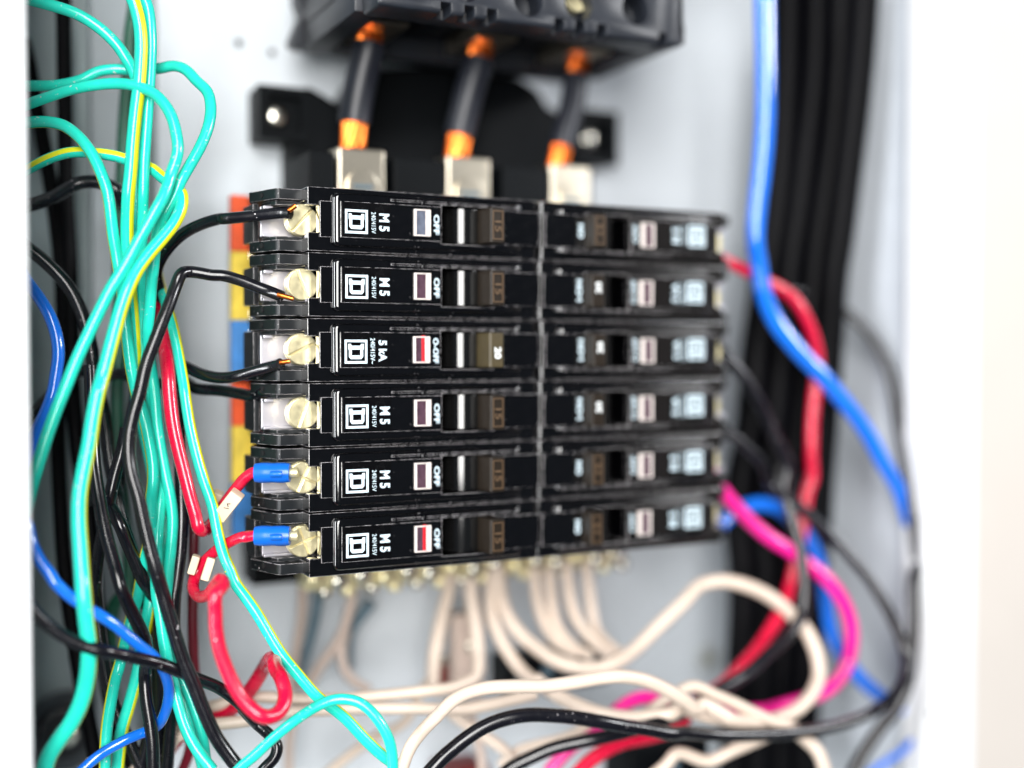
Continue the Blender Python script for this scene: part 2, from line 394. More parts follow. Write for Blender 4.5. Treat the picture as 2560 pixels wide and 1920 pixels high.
# ================================================================== main switch
sw = thing('main_switch', 'dark grey moulded main switch at the top with round screw holes', 'switch', (8, 90, 110))
bm = bmesh.new(); box(bm, -45, 62, -2, 12, 102, 190, 1.5)
front = finish(bm, 'front_cover', 'switch')
cut = []
def cutter(f):
    b = bmesh.new(); f(b); o = finish(b, 'cut', 'hole', smooth=False); cut.append(o)
for px, py in ((1165, -38), (1322, 0), (1448, 10), (1590, 22), (1030, -45)):
    c = at_y(px, py, -2); cutter(lambda b, c=c: cyl(b, (c.x, 0, c.z), (0, 1, 0), 5.0, 16, 28))
for px in (1116, 1175, 1231, 1400, 1452, 1506, 1659):
    x_ = at_y(px, 60, -2).x; cutter(lambda b, x_=x_: box(b, x_-1.7, x_+1.7, -5, 5, 99, 105.5))
for o in cut: o.data.materials.clear()
boolean(front, cut); bevel_mesh(front, .35, 2); adopt(front, sw)
bm = bmesh.new(); box(bm, -47, 60, 12.2, 70, 112, 190, 1.2)
for a, b in ((-47, -38), (-20.5, 0), (20.5, 38.5), (56, 61)): box(bm, a, b, 12.3, 69, 103.5, 111.8, .6)
box(bm, -38, 56, 60, 69, 103.5, 111.7, .6)
body = finish(bm, 'body', 'switch'); cut = []
for px, py in ((1165, -38), (1322, 0), (1448, 10), (1590, 22), (1030, -45)):
    c = at_y(px, py, -2); cutter(lambda b, c=c: cyl(b, (c.x, 30, c.z), (0, 1, 0), 5.0, 60, 28))
for o in cut: o.data.materials.clear()
boolean(body, cut); adopt(body, sw)
bm = bmesh.new()
pz = [at_y(x_, y_, 66) for x_, y_ in ((850, -60), (742, -60), (740, 0), (754, 35), (738, 72), (727, 100), (737, 117), (800, 121), (850, 110))]
prism(bm, [(p_.x, p_.z) for p_ in pz], 'y', 66, 73, .6)
adopt(finish(bm, 'side_flange', 'switch'), sw)
bm = bmesh.new(); prism(bm, [(62.2, 104), (66, 104), (66, 110), (62.4, 116), (62.2, 190)], 'y', 2, 60, .4); adopt(finish(bm, 'side_flange', 'switch'), sw)
for cx in (-29.5, 10, 47):
    bm = bmesh.new(); box(bm, cx-7.5, cx+7.5, 30, 58, 106, 111.6, .5); adopt(finish(bm, 'terminal_jaw', 'lug'), sw)
c = at_y(1435, 8, 6); bm = bmesh.new(); cyl(bm, (c.x, 6, c.z+1), (0, 1, 0), 4.2, 4, 24, .5); adopt(finish(bm, 'brass_screw', 'brass'), sw)

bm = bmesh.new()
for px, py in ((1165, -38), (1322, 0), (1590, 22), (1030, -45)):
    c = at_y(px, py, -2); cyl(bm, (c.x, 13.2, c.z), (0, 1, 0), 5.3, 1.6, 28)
adopt(finish(bm, 'hole_shade_disc', 'hole'), sw)  # dark discs added to blacken the screw holes like shade
# ================================================================== circuit breakers (local: x=0 at the joint of the two columns, z=0 the row's middle)
X0, PITCHZ, ZC = 10.5, 19.0, 39.2
def screw(kind, rot, parent, z=0.3):
    """terminal screw facing the front, centre x=-76"""
    cx, cy = -75.0, 9.5
    bm = bmesh.new(); cyl(bm, (cx, cy+1.6, z), (0, 1, 0), 4.8, 2.4, 36, .35); s = finish(bm, 'screw_head', 'brass', parent, smooth=False)
    bm = bmesh.new()
    if kind == 'slot': parts = [(0, math.pi), (math.pi, 2*math.pi)]
    else: parts = [(k*math.pi/2, (k+1)*math.pi/2) for k in range(4)]
    for a, b in parts:
        g = .3; mid = (a+b)/2; off = Vector((math.cos(mid), math.sin(mid)))*(g if kind == 'slot' else g*1.5)
        pts = [(0, 0)] if kind != 'slot' else []
        n = 18
        pts += [(4.55*math.cos(a+(b-a)*k/n), 4.55*math.sin(a+(b-a)*k/n)) for k in range(n+1)]
        P = []
        for x, y in pts:
            x += off.x; y += off.y; r = math.hypot(x, y)
            if r > 4.65: x *= 4.65/r; y *= 4.65/r
            P.append((cx+x*math.cos(rot)-y*math.sin(rot), z+x*math.sin(rot)+y*math.cos(rot)))
        prism(bm, P, 'y', cy-.7, cy+.6, .22)
    finish(bm, 'screw_face', 'brass', parent, smooth=False)
def make_breaker(label, kind, rot, skind, flag, dim, group):
    b = thing('circuit_breaker', label, 'circuit breaker', (0, 0, 0), group)
    # main moulding
    bm = bmesh.new()
    q = [(-75.5, 40), (-75.5, 2)] + [(-1.7+1.2*math.sin(R(a)), 3.2-1.2*math.cos(R(a))) for a in range(0, 91, 15)] + [(-.5, 40)]
    prism(bm, q, 'z', -9.3, 9.3)
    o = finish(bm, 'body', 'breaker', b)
    cut = []
    def ct(*d):
        t = bmesh.new(); box(t, *d); k = finish(t, 'c', None, smooth=False) if False else None
        me = bpy.data.meshes.new('c'); bmesh.ops.recalc_face_normals(t, faces=t.faces); t.to_mesh(me); t.free(); me.transform(Matrix.Scale(S, 4))
        k = bpy.data.objects.new('c', me); COL.objects.link(k); cut.append(k)
    ct(-34.4, -16.8, -3, 22, -5.9, 5.9); ct(-77, -72.0, 0, 17, -3.9, 4.0); ct(-77, -69.6, 5.5, 17.2, -5.3, 5.4); ct(-77, -72.3, 12, 42, -12, 12)
    boolean(o, cut); bevel_mesh(o, .35, 2); o.modifiers.new('wn', 'WEIGHTED_NORMAL').keep_sharp = True
    # raised bump with rounded ends
    bm = bmesh.new()
    def rr(x0, x1, z0, z1, r, n=5):
        P = []
        for cx, cz, a0 in ((x1-r, z1-r, 0), (x0+r, z1-r, 90), (x0+r, z0+r, 180), (x1-r, z0+r, 270)):
            for k in range(n+1):
                a = R(a0+90*k/n); P.append((cx+r*math.cos(a), cz+r*math.sin(a)))
        return P
    P = rr(-68.6, -6.6, -7.9, 7.9, 1.8)
    t = bmesh.new(); lo = [t.verts.new((x, 2.3, z)) for x, z in P]; 
    rings = [lo]
    for a in range(0, 91, 15):
        ox, oz, y = 2.1*(1-math.cos(R(a))), 1.0*(1-math.cos(R(a))), 1.9*(1-math.sin(R(a)))
        ring = []
        for x, z in rr(-68.6+ox, -6.6-ox, -7.9+oz, 7.9-oz, max(.6, 1.8-oz)): ring.append(t.verts.new((x, y, z)))
        rings.append(ring)
    for A, B in zip(rings, rings[1:]):
        for k in range(len(A)): t.faces.new((A[k], A[(k+1) % len(A)], B[(k+1) % len(A)], B[k]))
    t.faces.new(rings[-1]); t.faces.new(rings[0][::-1])
    merge(bm, t)
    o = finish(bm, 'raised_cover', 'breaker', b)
    cut = []; ct(-34.4, -16.8, -3, 4, -5.9, 5.9); boolean(o, cut)
    for p in o.data.polygons: p.use_smooth = True
    try: o.data.set_sharp_from_angle(angle=R(28))
    except Exception: pass
    # central strip, slightly proud, either side of the handle
    bm = bmesh.new()
    box(bm, -66.4, -34.5, -.45, 1.9, -5.3, 5.3, .28); box(bm, -72.1, -66.6, 1.2, 1.95, -5.3, 5.3, .28); box(bm, -16.7, -1.0, -.45, 1.9, -5.3, 5.3, .28)
    box(bm, -50.8, -8.5, -.30, 1.7, 6.0, 6.75, .2)
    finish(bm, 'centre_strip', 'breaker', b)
    # handle recess, barrel, knob
    bm = bmesh.new(); box(bm, -34.3, -16.9, 20.2, 21.5, -5.8, 5.8)
    finish(bm, 'recess_floor', 'hole', b)
    hd = None
    bm = bmesh.new(); cyl(bm, (-24.2, 8.2, 0), (0, 0, 1), 7.2, 10.9, 40, .3)
    hd = finish(bm, 'toggle_handle', 'handle', b)
    bm = bmesh.new(); prism(bm, [(-21.6, 3), (-21.0, -5.9), (-20.4, -6.4), (-16.3, -6.2), (-15.9, -5.6), (-16.9, 4)], 'z', -5.3, 5.3, .25)
    kb = finish(bm, 'knob', 'olive' if kind == '5kA' and group.startswith('left') else 'knob', hd)
    if kind == '5kA':
        put_text('rating_print', '20', -18.3, -.9, -6.72, 3.6, 2.3, 'white', hd, .03)
    else:
        bm = bmesh.new()
        for p in ringrect(-20.2, -16.7, -4.4, 4.4, .3):
            xs = [q[0] for q in p]; zs = [q[1] for q in p]; box(bm, min(xs), max(xs), -6.55, -6.2, min(zs), max(zs))
        finish(bm, 'knob_rim', 'knoblight', hd)
        put_text('rating_emboss', '15', -18.45, -.4, -6.62, 3.4, 2.2, 'knoblight', hd, .02)
    # label film and print
    bm = bmesh.new(); box(bm, -66.0, -51.0, -.56, -.46, -5.0, 5.0); finish(bm, 'label_film', 'label', b)
    y = -.60
    pm = 'print'
    lo_ = logo(-61.6, -.5, y, b, pm)
    if kind == 'M5':
        put_text('voltage_print', '240/415V', -56.3, -.6, y, 6.3, 1.35, pm, b, .0)
        put_text('model_print', 'M 5', -53.0, -.4, y, 5.2, 3.2, pm, b, .035)
        put_text('off_print', 'OFF', -36.2, -.2, -.50, 6.0, 1.8, pm, b, .03)
        put_text('on_print', 'ON', -14.6, -.2, -.50, 4.6, 2.2, pm, b, .05)
    else:
        put_text('voltage_print', '240/415V~', -56.4, -.3, y, 7.6, 1.45, pm, b, .01)
        put_text('capacity_print', '5 kA', -53.3, -.3, y, 6.4, 2.6, pm, b, .04)
        put_text('off_print', 'O-OFF', -36.2, -.2, -.50, 7.6, 1.8, pm, b, .03)
        put_text('on_print', 'I-ON', -14.6, -.2, -.50, 7.0, 2.2, pm, b, .05)
    # trip window
    bm = bmesh.new()
    for a0, a1, c0, c1 in ((-43.6, -42.9, -3.9, 4.1), (-39.4, -38.3, -3.9, 4.1), (-42.88, -39.42, -3.9, -3.5), (-42.88, -39.42, 3.7, 4.1)): box(bm, a0, a1, -1.15, -.4, c0, c1, .12)
    wf = finish(bm, 'trip_window', 'glass', b)
    bm = bmesh.new(); box(bm, -42.88, -39.42, -.75, -.42, -3.48, 3.68); finish(bm, 'window_pane', 'greypane' if label.startswith('topmost') else 'pane', wf)
    bm = bmesh.new(); box(bm, -39.9, -39.42, -.95, -.76, -3.4, 3.6, .08); finish(bm, 'window_rib', 'glass', wf)
    if flag:
        bm = bmesh.new(); box(bm, -40.9, -39.95, -.98, -.76, -3.4, 4.35); finish(bm, 'trip_flag', 'flag', wf)
    # terminal end: two cheeks, clamp, screw
    for z0, z1 in ((5.9, 9.1), (-9.1, -5.8)):
        bm = bmesh.new()
        prism(bm, [(-72.2, 8), (-82.4, 8), (-83.2, 9), (-87.6, 21.5), (-87.0, 23.5), (-79, 40), (-72.2, 40)], 'z', z0, z1, .35)
        s = 1 if z0 > 0 else -1
        bm2 = bmesh.new()
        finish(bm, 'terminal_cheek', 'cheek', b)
        zi = z0-1.3 if s > 0 else z1
        bm = bmesh.new(); prism(bm, [(-72.2, 11), (-82.2, 11.5), (-83.4, 14), (-84, 21), (-79, 36), (-72.2, 36)], 'z', zi+.02, zi+1.28, .2)
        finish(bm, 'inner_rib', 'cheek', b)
    for zc in (7.5, -7.3):
        bm = bmesh.new(); n = Vector((-12.5, -4.4, 0)).normalized(); cyl(bm, (-85.45, 15.2, zc), n, .8, .5, 14); finish(bm, 'vent_hole', 'hole', b)
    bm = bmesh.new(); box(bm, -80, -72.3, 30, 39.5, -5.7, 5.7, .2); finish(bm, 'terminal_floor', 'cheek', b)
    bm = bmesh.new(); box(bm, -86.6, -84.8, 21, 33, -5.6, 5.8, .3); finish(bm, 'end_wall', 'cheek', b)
    bm = bmesh.new()
    box(bm, -85.5, -72.5, 16.5, 18, -4.6, 4.5, .3); box(bm, -85.4, -82.4, 13.5, 16.4, 3.4, 4.5, .3); box(bm, -85.4, -73, 14.5, 16.4, -4.6, -3.7, .2)
    finish(bm, 'clamp_plate', 'clamp', b)
    screw(skind, rot, b)
    return b
def rowz(i): return ZC-PITCHZ*i
ordl = ['topmost', 'second from the top', 'third from the top', 'fourth from the top', 'fifth from the top', 'lowest']
left_lab = ['topmost breaker of the sharp left column, black wire at its top corner',
            'second breaker down in the sharp left column, fed by the sharply bent black wire',
            'breaker of the sharp left column marked 5 kA, with a white 20 on its toggle',
            'fourth breaker from the top in the sharp left column, dull cream terminal screw',
            'breaker of the sharp left column with the upper blue crimp, second from the bottom',
            'lowest breaker of the sharp left column, with the lower blue crimp']
right_lab = ['topmost breaker of the blurred right column, dim lettering and unmarked toggle',
             'blurred right column breaker with a white 20, uppermost of the three so marked',
             'blurred breaker with a white 20, middle one of the three so marked',
             'blurred breaker with a white 20, lowest of the three so marked',
             'blurred right column breaker just above the lowest one, beside the pink wire',
             'lowest breaker of the blurred right column']
rots = [R(48), R(112), R(25), R(70), R(65), R(20)]
protoM = make_breaker('x', 'M5', 0, 'slot', False, False, 'left column of circuit breakers')
def copy_tree(o, parent=None):
    c = o.copy(); COL.objects.link(c); c.parent = parent
    for k in [k for k in o.children]: copy_tree(k, c)
    return c
brk = {}
for i in range(6):
    k5 = i == 2
    b = make_breaker(left_lab[i], '5kA' if k5 else 'M5', rots[i], 'cross' if i > 3 else 'slot', i in (2, 5), False, 'left column of circuit breakers')
    b.location = Vector((X0, (0, 0, .6, 0, 0, 0)[i], rowz(i)))*S
    b.rotation_euler = (R((0, .25, -.3, .2, 0, .3)[i]), 0, R((0, .1, -.15, .1, 0, 0)[i]))
    brk[('L', i)] = b
proto5 = make_breaker('x', '5kA', R(30), 'slot', False, False, 'right column of circuit breakers')
for i in range(6):
    b = copy_tree(proto5 if i in (1, 2, 3) else protoM)
    b['label'] = right_lab[i]; b['group'] = 'right column of circuit breakers'
    b.location = Vector((X0+(0, -.6, .3, -.4, -.6, -1.0)[i], (0, 0, .4, 0, 0, 0)[i], rowz(i)))*S
    b.rotation_euler = (R(.2*(-1)**i), math.pi, 0); b.scale = (.955, 1, 1)
    brk[('R', i)] = b
def kill(o):
    for k in list(o.children): kill(k)
    bpy.data.objects.remove(o)
kill(protoM); kill(proto5)

# ================================================================== neutral bar and small fittings below
nb = thing('neutral_bar', 'brass neutral bar with a row of screws just below the breakers', 'neutral bar', (10, 60, -76))
bm = bmesh.new(); box(bm, -60, 66, -5, 5, -4, 4, .5); finish(bm, 'bar', 'brass', nb)
for k in range(15):
    x_ = -57+k*8.5
    bm = bmesh.new(); bmesh.ops.create_uvsphere(bm, u_segments=20, v_segments=12, radius=3.2)
    for v in bm.verts: v.co = Vector((v.co.x+x_, v.co.y*.6-5.6, v.co.z+.2-(k % 2)*1.5))
    finish(bm, 'terminal_screw', 'steel' if k % 3 else 'brass', nb)
    bm = bmesh.new(); cyl(bm, (x_+4, -3, -5.2), (0, 0, 1), 2.4, 3, 16, .6); finish(bm, 'clamp_screw', 'brass' if k % 2 else 'steel', nb)
def small(name, label, cat, px, py, d, dims, m, bev=.8):
    c = at_d(px, py, d); t = thing(name, label, cat, c); bm = bmesh.new()
    x, y, z = dims; box(bm, -x/2, x/2, -y/2, y/2, -z/2, z/2, bev); finish(bm, 'body', m, t); return t
t = small('earth_clamp', 'pale cream clamp post with one bright screw, below the neutral bar', 'clamp', 1163, 1640, 436, (12, 8, 32), 'beige', 1.5)
bm = bmesh.new(); bmesh.ops.create_uvsphere(bm, u_segments=20, v_segments=12, radius=2.6)
for v in bm.verts: v.co = Vector((v.co.x+.5, v.co.y*.6-4.4, v.co.z+4.6))
finish(bm, 'screw', 'steel', t)
t = small('terminal_block', 'black terminal block low behind the cream wires', 'terminal block', 1372, 1668, 450, (42, 16, 13), 'chassis')
for k in range(4):
    bm = bmesh.new(); cyl(bm, (-15+k*10, -8.1, 1), (0, 1, 0), 2.6, .8, 18, .2); finish(bm, 'screw', 'slate', t)
t = small('relay_block', 'dark red block at the very bottom, between cream wires', 'relay', 1150, 1945, 440, (17, 16, 12), 'rust')
bm = bmesh.new(); box(bm, -5, 5, -8.6, -8.1, -1, 4, .2); finish(bm, 'face_plate', 'chassis', t)
t = small('red_insulator', 'small rust red insulator left of the cream clamp post', 'insulator', 1102, 1685, 440, (8, 8, 8), 'rust', 2)
bm = bmesh.new(); cyl(bm, (0, 0, 5), (0, 0, 1), 2.6, 4, 18, .4); finish(bm, 'stud', 'steel', t)
t = small('dark_cavity_block', 'black block put in for the dark cavity under the foreground black wire', 'block', 1640, 1890, 430, (34, 20, 18), 'chassis', 3)  # black block put in for the dark of the cavity
bm = bmesh.new(); cyl(bm, (0, -10.3, 0), (0, 1, 0), 3, 1, 18, .3); finish(bm, 'screw', 'slate', t)

# ================================================================== wires
TILE = {'A': (0, 0, .28933), 'B': (0, 480, .28933), 'C': (0, 960, .28933), 'D': (0, 1440, .28933), 'E': (480, 1400, .3134),
        'F': (1100, 1400, .3134), 'G': (1760, 0, .36166), 'H': (1760, 600, .36166), 'I': (1700, 1200, .434), 'P': (560, 440, .28933),
        'Q': (560, 920, .28933), 'U': (0, 0, 1.1573), 'T': (0, 0, 1.0)}
def parse(path):
    out = []; tile = 'T'
    for tok in path.split():
        m_ = re.match(r'([A-Z])?(-?[\d.]+),(-?[\d.]+)(?:@([\d.]+))?$', tok)
        if m_.group(1): tile = m_.group(1)
        ox, oy, s = TILE[tile]
        out.append([ox+float(m_.group(2))*s, oy+float(m_.group(3))*s, float(m_.group(4)) if m_.group(4) else None])
    known = [i for i, p in enumerate(out) if p[2] is not None]
    for i, p in enumerate(out):
        if p[2] is None:
            a = max([k for k in known if k < i], default=None); b = min([k for k in known if k > i], default=None)
            if a is None: p[2] = out[b][2]
            elif b is None: p[2] = out[a][2]
            else: p[2] = out[a][2]+(out[b][2]-out[a][2])*(i-a)/(b-a)
    return out
def spline(P):
    """centripetal-like smooth curve through P with even steps"""
    out = []
    n = len(P)
    for k in range(n-1):
        p0 = P[max(0, k-1)]; p1 = P[k]; p2 = P[k+1]; p3 = P[min(n-1, k+2)]
        d = (p2-p1).length; m = max(4, min(14, int(d/2.2)))
        d0 = max((p1-p0).length, 1e-3); d2 = max((p3-p2).length, 1e-3)
        t1 = (p2-p0)*(d/(d+d0)) if k else (p2-p1); t2 = (p3-p1)*(d/(d+d2)) if k < n-2 else (p2-p1)
        for j in range(m):
            t = j/m; h = t*t; c_ = h*t
            out.append(p1*(2*c_-3*h+1)+t1*(c_-2*h+t)+p2*(-2*c_+3*h)+t2*(c_-h))
    out.append(P[-1]); return out
WIRES = {}
def wire(name, label, m, path, w, w1=None, stripe=None, group=None, cat='wire', key=None):
    raw = parse(path); pts = [at_d(*p) for p in raw]
    sp = spline(pts); n = len(sp)
    dm = sum(p[2] for p in raw)/len(raw)
    ds = [(p-CAM).dot(FW) for p in sp]
    r0 = w/2*ds[0]/FPX; r1 = (w1 if w1 else w)/2*ds[-1]/FPX
    if not w1: r0 = r1 = w/2*dm/FPX
    rad = [r0+(r1-r0)*i/(n-1) for i in range(n)]
    base = sp[0]; rel = [p-base for p in sp]
    ob = None
    if stripe is None:
        ob = finish(tube(rel, rad, 16), name, m, angle=60)
        ob.location = base*S; tag(ob, label, cat, group)
        root = ob
    else:
        root = thing(name, label, cat, base, group)
        finish(tube(rel, rad, 16), 'insulation', m, root, angle=60)
        bm = bmesh.new(); rows = []
        for i, p in enumerate(sp):
            a = sp[max(0, i-1)]; b = sp[min(n-1, i+1)]; t = (b-a).normalized()
            v = (CAM-p).normalized(); nn = (v-t*v.dot(t)).normalized(); sd = t.cross(nn)
            ph0 = stripe[0]+(stripe[1]-stripe[0])*i/(n-1) if isinstance(stripe, tuple) else stripe
            row = []
            for j in range(5):
                a_ = R(ph0-27+j*13.5); row.append(bm.verts.new(p-base+(nn*math.cos(a_)+sd*math.sin(a_))*(rad[i]*1.012+.02)))
            rows.append(row)
        for A, B in zip(rows, rows[1:]):
            for j in range(4): bm.faces.new((A[j], A[j+1], B[j+1], B[j]))
        finish(bm, 'yellow_stripe', 'yellow', root, angle=60)
    if key: WIRES[key] = (root, sp, rad, base)
    return root
def sleeve(key, px0, py0, px1, py1, name, m, k, label=None, flat=1.0, mark=None):
    """a sleeve over the wire between the places nearest to the two directions"""
    root, sp, rad, base = WIRES[key]
    def near(px, py):
        best = None
        for i, p in enumerate(sp):
            v = p-CAM; d = v.dot(FW); x = 1280+FPX*v.dot(RT)/d; y = 960-FPX*v.dot(UP)/d
            e = (x-px)**2+(y-py)**2
            if best is None or e < best[0]: best = (e, i)
        return best[1]
    a, b = sorted((near(px0, py0), near(px1, py1)))
    if b-a < 2: b = a+2
    seg = [p-base for p in sp[a:b+1]]
    bm = tube(seg, rad[a]*k, 20)
    o = finish(bm, name, m, root, angle=50)
    if root.type == 'MESH': pass
    if label: o['label'] = label
    return o
GG = 'green earth wires in the left bundle'
wire('earth_wire', 'green wire arching in from the top left corner to the bundle', 'green', 'A150,-30@346 400,35 650,115 850,235 1000,375 1100,520 1160,640 1215,800@356 B1180,-100@360 1190,300@362 1200,700@364', 29, group=GG)
wire('earth_wire', 'upright green wire at the top with the clear yellow stripe', 'green', 'A1120,-60@345 1165,40 1205,200 1220,350 1218,500 1200,750 1175,950 1150,1200 1128,1500 B1110,0@346 1100,200 1098,400 1105,620@351 1130,900@354 1150,1150 1165,1400@358 C1190,150@365 1290,600@372 1340,900@372 1330,1200@370 D1300,200@362 1235,560@362 1185,850 1120,1100 1050,1350 1010,1700@360', 32, stripe=(-38, -60), group=GG, key='g2')
wire('earth_wire', 'plain green upright wire right beside the striped one at the top', 'green', 'A1230,-60@349 1285,100 1305,350 1300,550 1285,800 1265,1100 1245,1400 B1238,0@350 1232,200 1225,400@354 1218,650 1215,900@357 1225,1150 1240,1400@360 C1300,100@362 1390,600@362 1395,900@358 1375,1150 1355,1400@352 D1350,120@350 1385,330 1415,560 1450,750 1500,950@349 1545,1130 1610,1330 1700,1500 1840,1680@345', 29, group=GG)
wire('earth_wire', 'green wire curving over from the left and crossing the bundle on a long diagonal', 'green', 'A140,960@350 235,905@348 400,845 600,778 800,738 1000,722 1180,745 1350,825 1465,970 1522,1150 1535,1320 1480,1500@342 B1420,20@340 1350,150 1220,380 1090,620@336 960,830 850,1050 745,1270 650,1480@333 C555,60@332 475,260 400,470 335,680 275,880@330 225,1090 160,1330@330', 27, 34, group=GG)
wire('earth_wire', 'green wire making the outermost loop on the right of the bundle', 'green', 'A140,750@358 250,742 500,735 700,690 850,618 1000,598 1130,605@362 1250,605 1380,592@360 1500,570 1600,600 1700,700 1795,800 1822,950 1795,1110 1730,1270 1640,1430 1560,1570@346 B1510,30@346 1430,180@346 1375,300 1345,450 1325,650@348 1305,850 1290,1050 1275,1200@352 1290,1400@356 1320,1600@358 C1340,120@358 1355,330 1390,560 1430,780 1475,1000 1492,1180 1478,1400@356 D1450,60@356 1465,350 1495,650@357 1570,880 1650,1060 1735,1320 1790,1700@356', 27, 29, group=GG)
wire('earth_wire', 'lower green loop entering from the left below the two crossed green wires', 'green', 'A140,1080@350 240,1060 400,1052 550,1085 680,1180 780,1305 860,1460 925,1640@346 B950,120@346 975,350 1010,560 1050,800@350 1075,1000@352 1095,1200 1115,1400 1145,1590@354 C1185,100@355 1245,280 1290,500 1322,700 1322,850@352 1305,1000 1310,1180 1290,1350@353 1240,1560@356 D1185,200@360 1120,410@360 1080,560@358 1035,760@352 995,900 955,1100 925,1300 910,1500 905,1700@350', 29, 29, stripe=(100, 74), group=GG)
wire('earth_wire', 'green and yellow wire bending out of the left frame and sweeping down thickly', 'green', 'A140,1520@352 240,1462 400,1380 560,1325 700,1312 850,1325 1000,1350 1100,1382@354 1300,1452@354 1400,1530@352 1510,1620@350 B1570,20@347 1568,130 1510,260 1410,390@342 1290,530 1180,680 1100,850@336 1040,1020 985,1220 930,1430 885,1600@332 C845,80@330 805,280 770,520 720,760 688,960 682,1180 695,1400 710,1650@326 D722,150@325 745,400 768,600 758,830 710,1060 620,1260 500,1430 420,1560 370,1720@328', 27, 42, stripe=(-22, -98), group=GG)
wire('earth_wire', 'long green wire with yellow edge slanting down past the red wire to the lower middle', 'green', 'B1310,450@372 1370,750@370 1430,950@362 1490,1150@358 1545,1420@356 1585,1650@354 C1600,100@353 1635,330 1690,580 1760,830 1835,1050 1880,1280@350 1930,1470 1990,1610@350 E300,70@350 350,190 430,300 520,430 620,600 720,760 850,920@350 1000,1090 1120,1180 1230,1270@352 1380,1430 1520,1560 1640,1640@354', 26, 29, stripe=(-60, -80), group=GG)
wire('earth_wire', 'green wire arching over at the bottom beside the cream wires', 'green', 'E300,1760@340 380,1660 500,1560 660,1410 850,1260 1000,1165 1120,1118 1220,1110@342 1330,1135 1430,1210 1520,1330 1580,1460 1600,1600 1600,1760@342', 27, 28, group=GG)
wire('earth_wire', 'green wire behind the bundle, shade put into its dark colour', 'shadegreen', 'A1180,-40@392 1130,300 1105,700 1075,1100 1060,1500 B1040,100@392 1030,700 1035,1300 C1010,100@390 1020,500 1060,1000 D1120,100 990,250@388 950,700 1000,1200 1020,1700@388', 34, group=GG)
wire('earth_wire', 'lone green wire end, low in the left bundle, mostly hidden by black wires', 'green', 'B1240,800@362 1260,1100 1262,1400@362 C1370,700@366 1420,1000@366 1440,1500@364 D1560,900@362 1640,1250 1760,1700@360', 25, group=GG)

BG = 'black wires in the left bundle'
wire('black_cable', 'straight thick black cable down the left side from the top', 'bigblack', 'A548,-60@392 552,400 560,900 568,1400 B575,100@392 600,500 612,900 622,1300@390 C632,100@388 655,400 690,700 760,1100@384 D850,300@384 900,700 960,1100 1100,1500 1180,1720@384', 38, group=BG, cat='cable')
wire('black_cable', 'thick black cable slanting out from behind the left frame edge', 'bigblack', 'A200,350@396 250,560 290,800 350,1100 405,1400 445,1640 B490,300@394 530,700 545,1100 530,1500 C503,300@392 507,700 525,1100 550,1500@388 D590,200@386 650,600 715,1000 795,1400 850,1720@384', 38, group=BG, cat='cable')
wire('black_wire', 'black wire arching in from the left frame behind the green loops', 'black', 'B140,130@366 240,118 350,85 470,40 A640,1600@366 720,1575 830,1572 930,1600 1020,1650@368 B1060,80@370 1150,300@374 1185,700 1190,1100 1210,1500@376 C1160,200@378 1060,700 950,1200@378', 33, group=BG)
wire('black_wire', 'black wire dropping from the left frame edge past the blue wire', 'black', 'B140,400@358 240,485 350,570 480,690 600,830 680,980 740,1150 790,1350 820,1600@366 C880,180@368 915,400 940,620 985,850@366 1040,1100 1105,1330 1190,1600@364 D1300,350@366 1340,650 1360,1000 1290,1350 1200,1720@364', 33, group=BG)
wire('black_wire', 'black wire passing behind the bundle to the fourth breaker terminal', 'black', 'C140,400@374 260,280 400,140 B560,1640@376 720,1545 880,1590@377 1050,1570 1200,1620@376 1400,1655@374 1600,1640@372 C1700,40@368 1900,55 2080,85 2212,110@362 T660,978@357 700,984@356', 30, 30, group=BG)
wire('black_wire', 'black wire from the topmost left breaker curving down into the green bundle', 'black', 'P575,322@349 500,318@350 300,340 0,370@352 B1900,232@354 1750,275 1600,350 1480,455 1390,580 1350,700@362 1370,820 1420,1050@368 1500,1400@370 C1545,400@366 1562,800 1572,1150@360 1558,1450 1535,1640@358 D1510,200@357 1500,600@358 1490,1000@362 1440,1700@362', 29, 33, group=BG, key='k6')
k2 = wire('black_wire', 'sharply bent black wire from the second left breaker running down in front of everything', 'black', 'P500,1040@349 400,1000@350 280,955 150,905 0,862@350 B1830,718 1730,700 1640,690@348 1570,705@346 1525,800@345 1470,950 1400,1130@341 1330,1310 1260,1500@338 C1210,60@337 1155,250 1118,430 1112,600 1135,770@335 1195,980 1240,1190 1290,1400 1345,1600@336 D1400,130@337 1460,330 1520,530 1590,740 1670,930 1760,1160 1860,1380 1960,1530 2110,1720@342', 29, 36, group=BG, key='k2')
wire('black_wire', 'black wire into the 5 kA breaker, dipping between red wire and terminal', 'black', 'P490,1625@350 400,1650@352 B2050,1590 1900,1605 1750,1575 1620,1515@362 1480,1440@372 1380,1300@374 1300,1000@376 1250,700@376', 29, group=BG, key='k3')
wire('black_wire', 'black wire in front of the pale green one, leaning right toward the bottom', 'black', 'B780,1500@352 C800,400@350 815,700 850,950 885,1150 930,1350 985,1540@340 D1040,80@338 1100,230 1170,370 1240,520 1275,680@344 1255,850@348 1265,1050 1300,1280 1320,1480 1325,1720@346', 33, 33, group=BG, key='k8')
wire('black_wire', 'glossy black wire crossing under the sharply bent one toward lower left', 'black', 'C1090,380@356 1060,550 1000,760 955,950@354 920,1120 880,1320 850,1500 835,1650@358 D840,200@362 880,600 950,1000 1150,1500 1250,1720@364', 31, 31, group=BG)
wire('black_wire', 'short black wire leaning right between the lower black wires', 'black', 'C780,1000@362 900,1000 1030,1200@352 1100,1370 1180,1560 1240,1700@356 D1330,200@362 1380,600 1390,1100 1370,1700@364', 33, 31, group=BG)
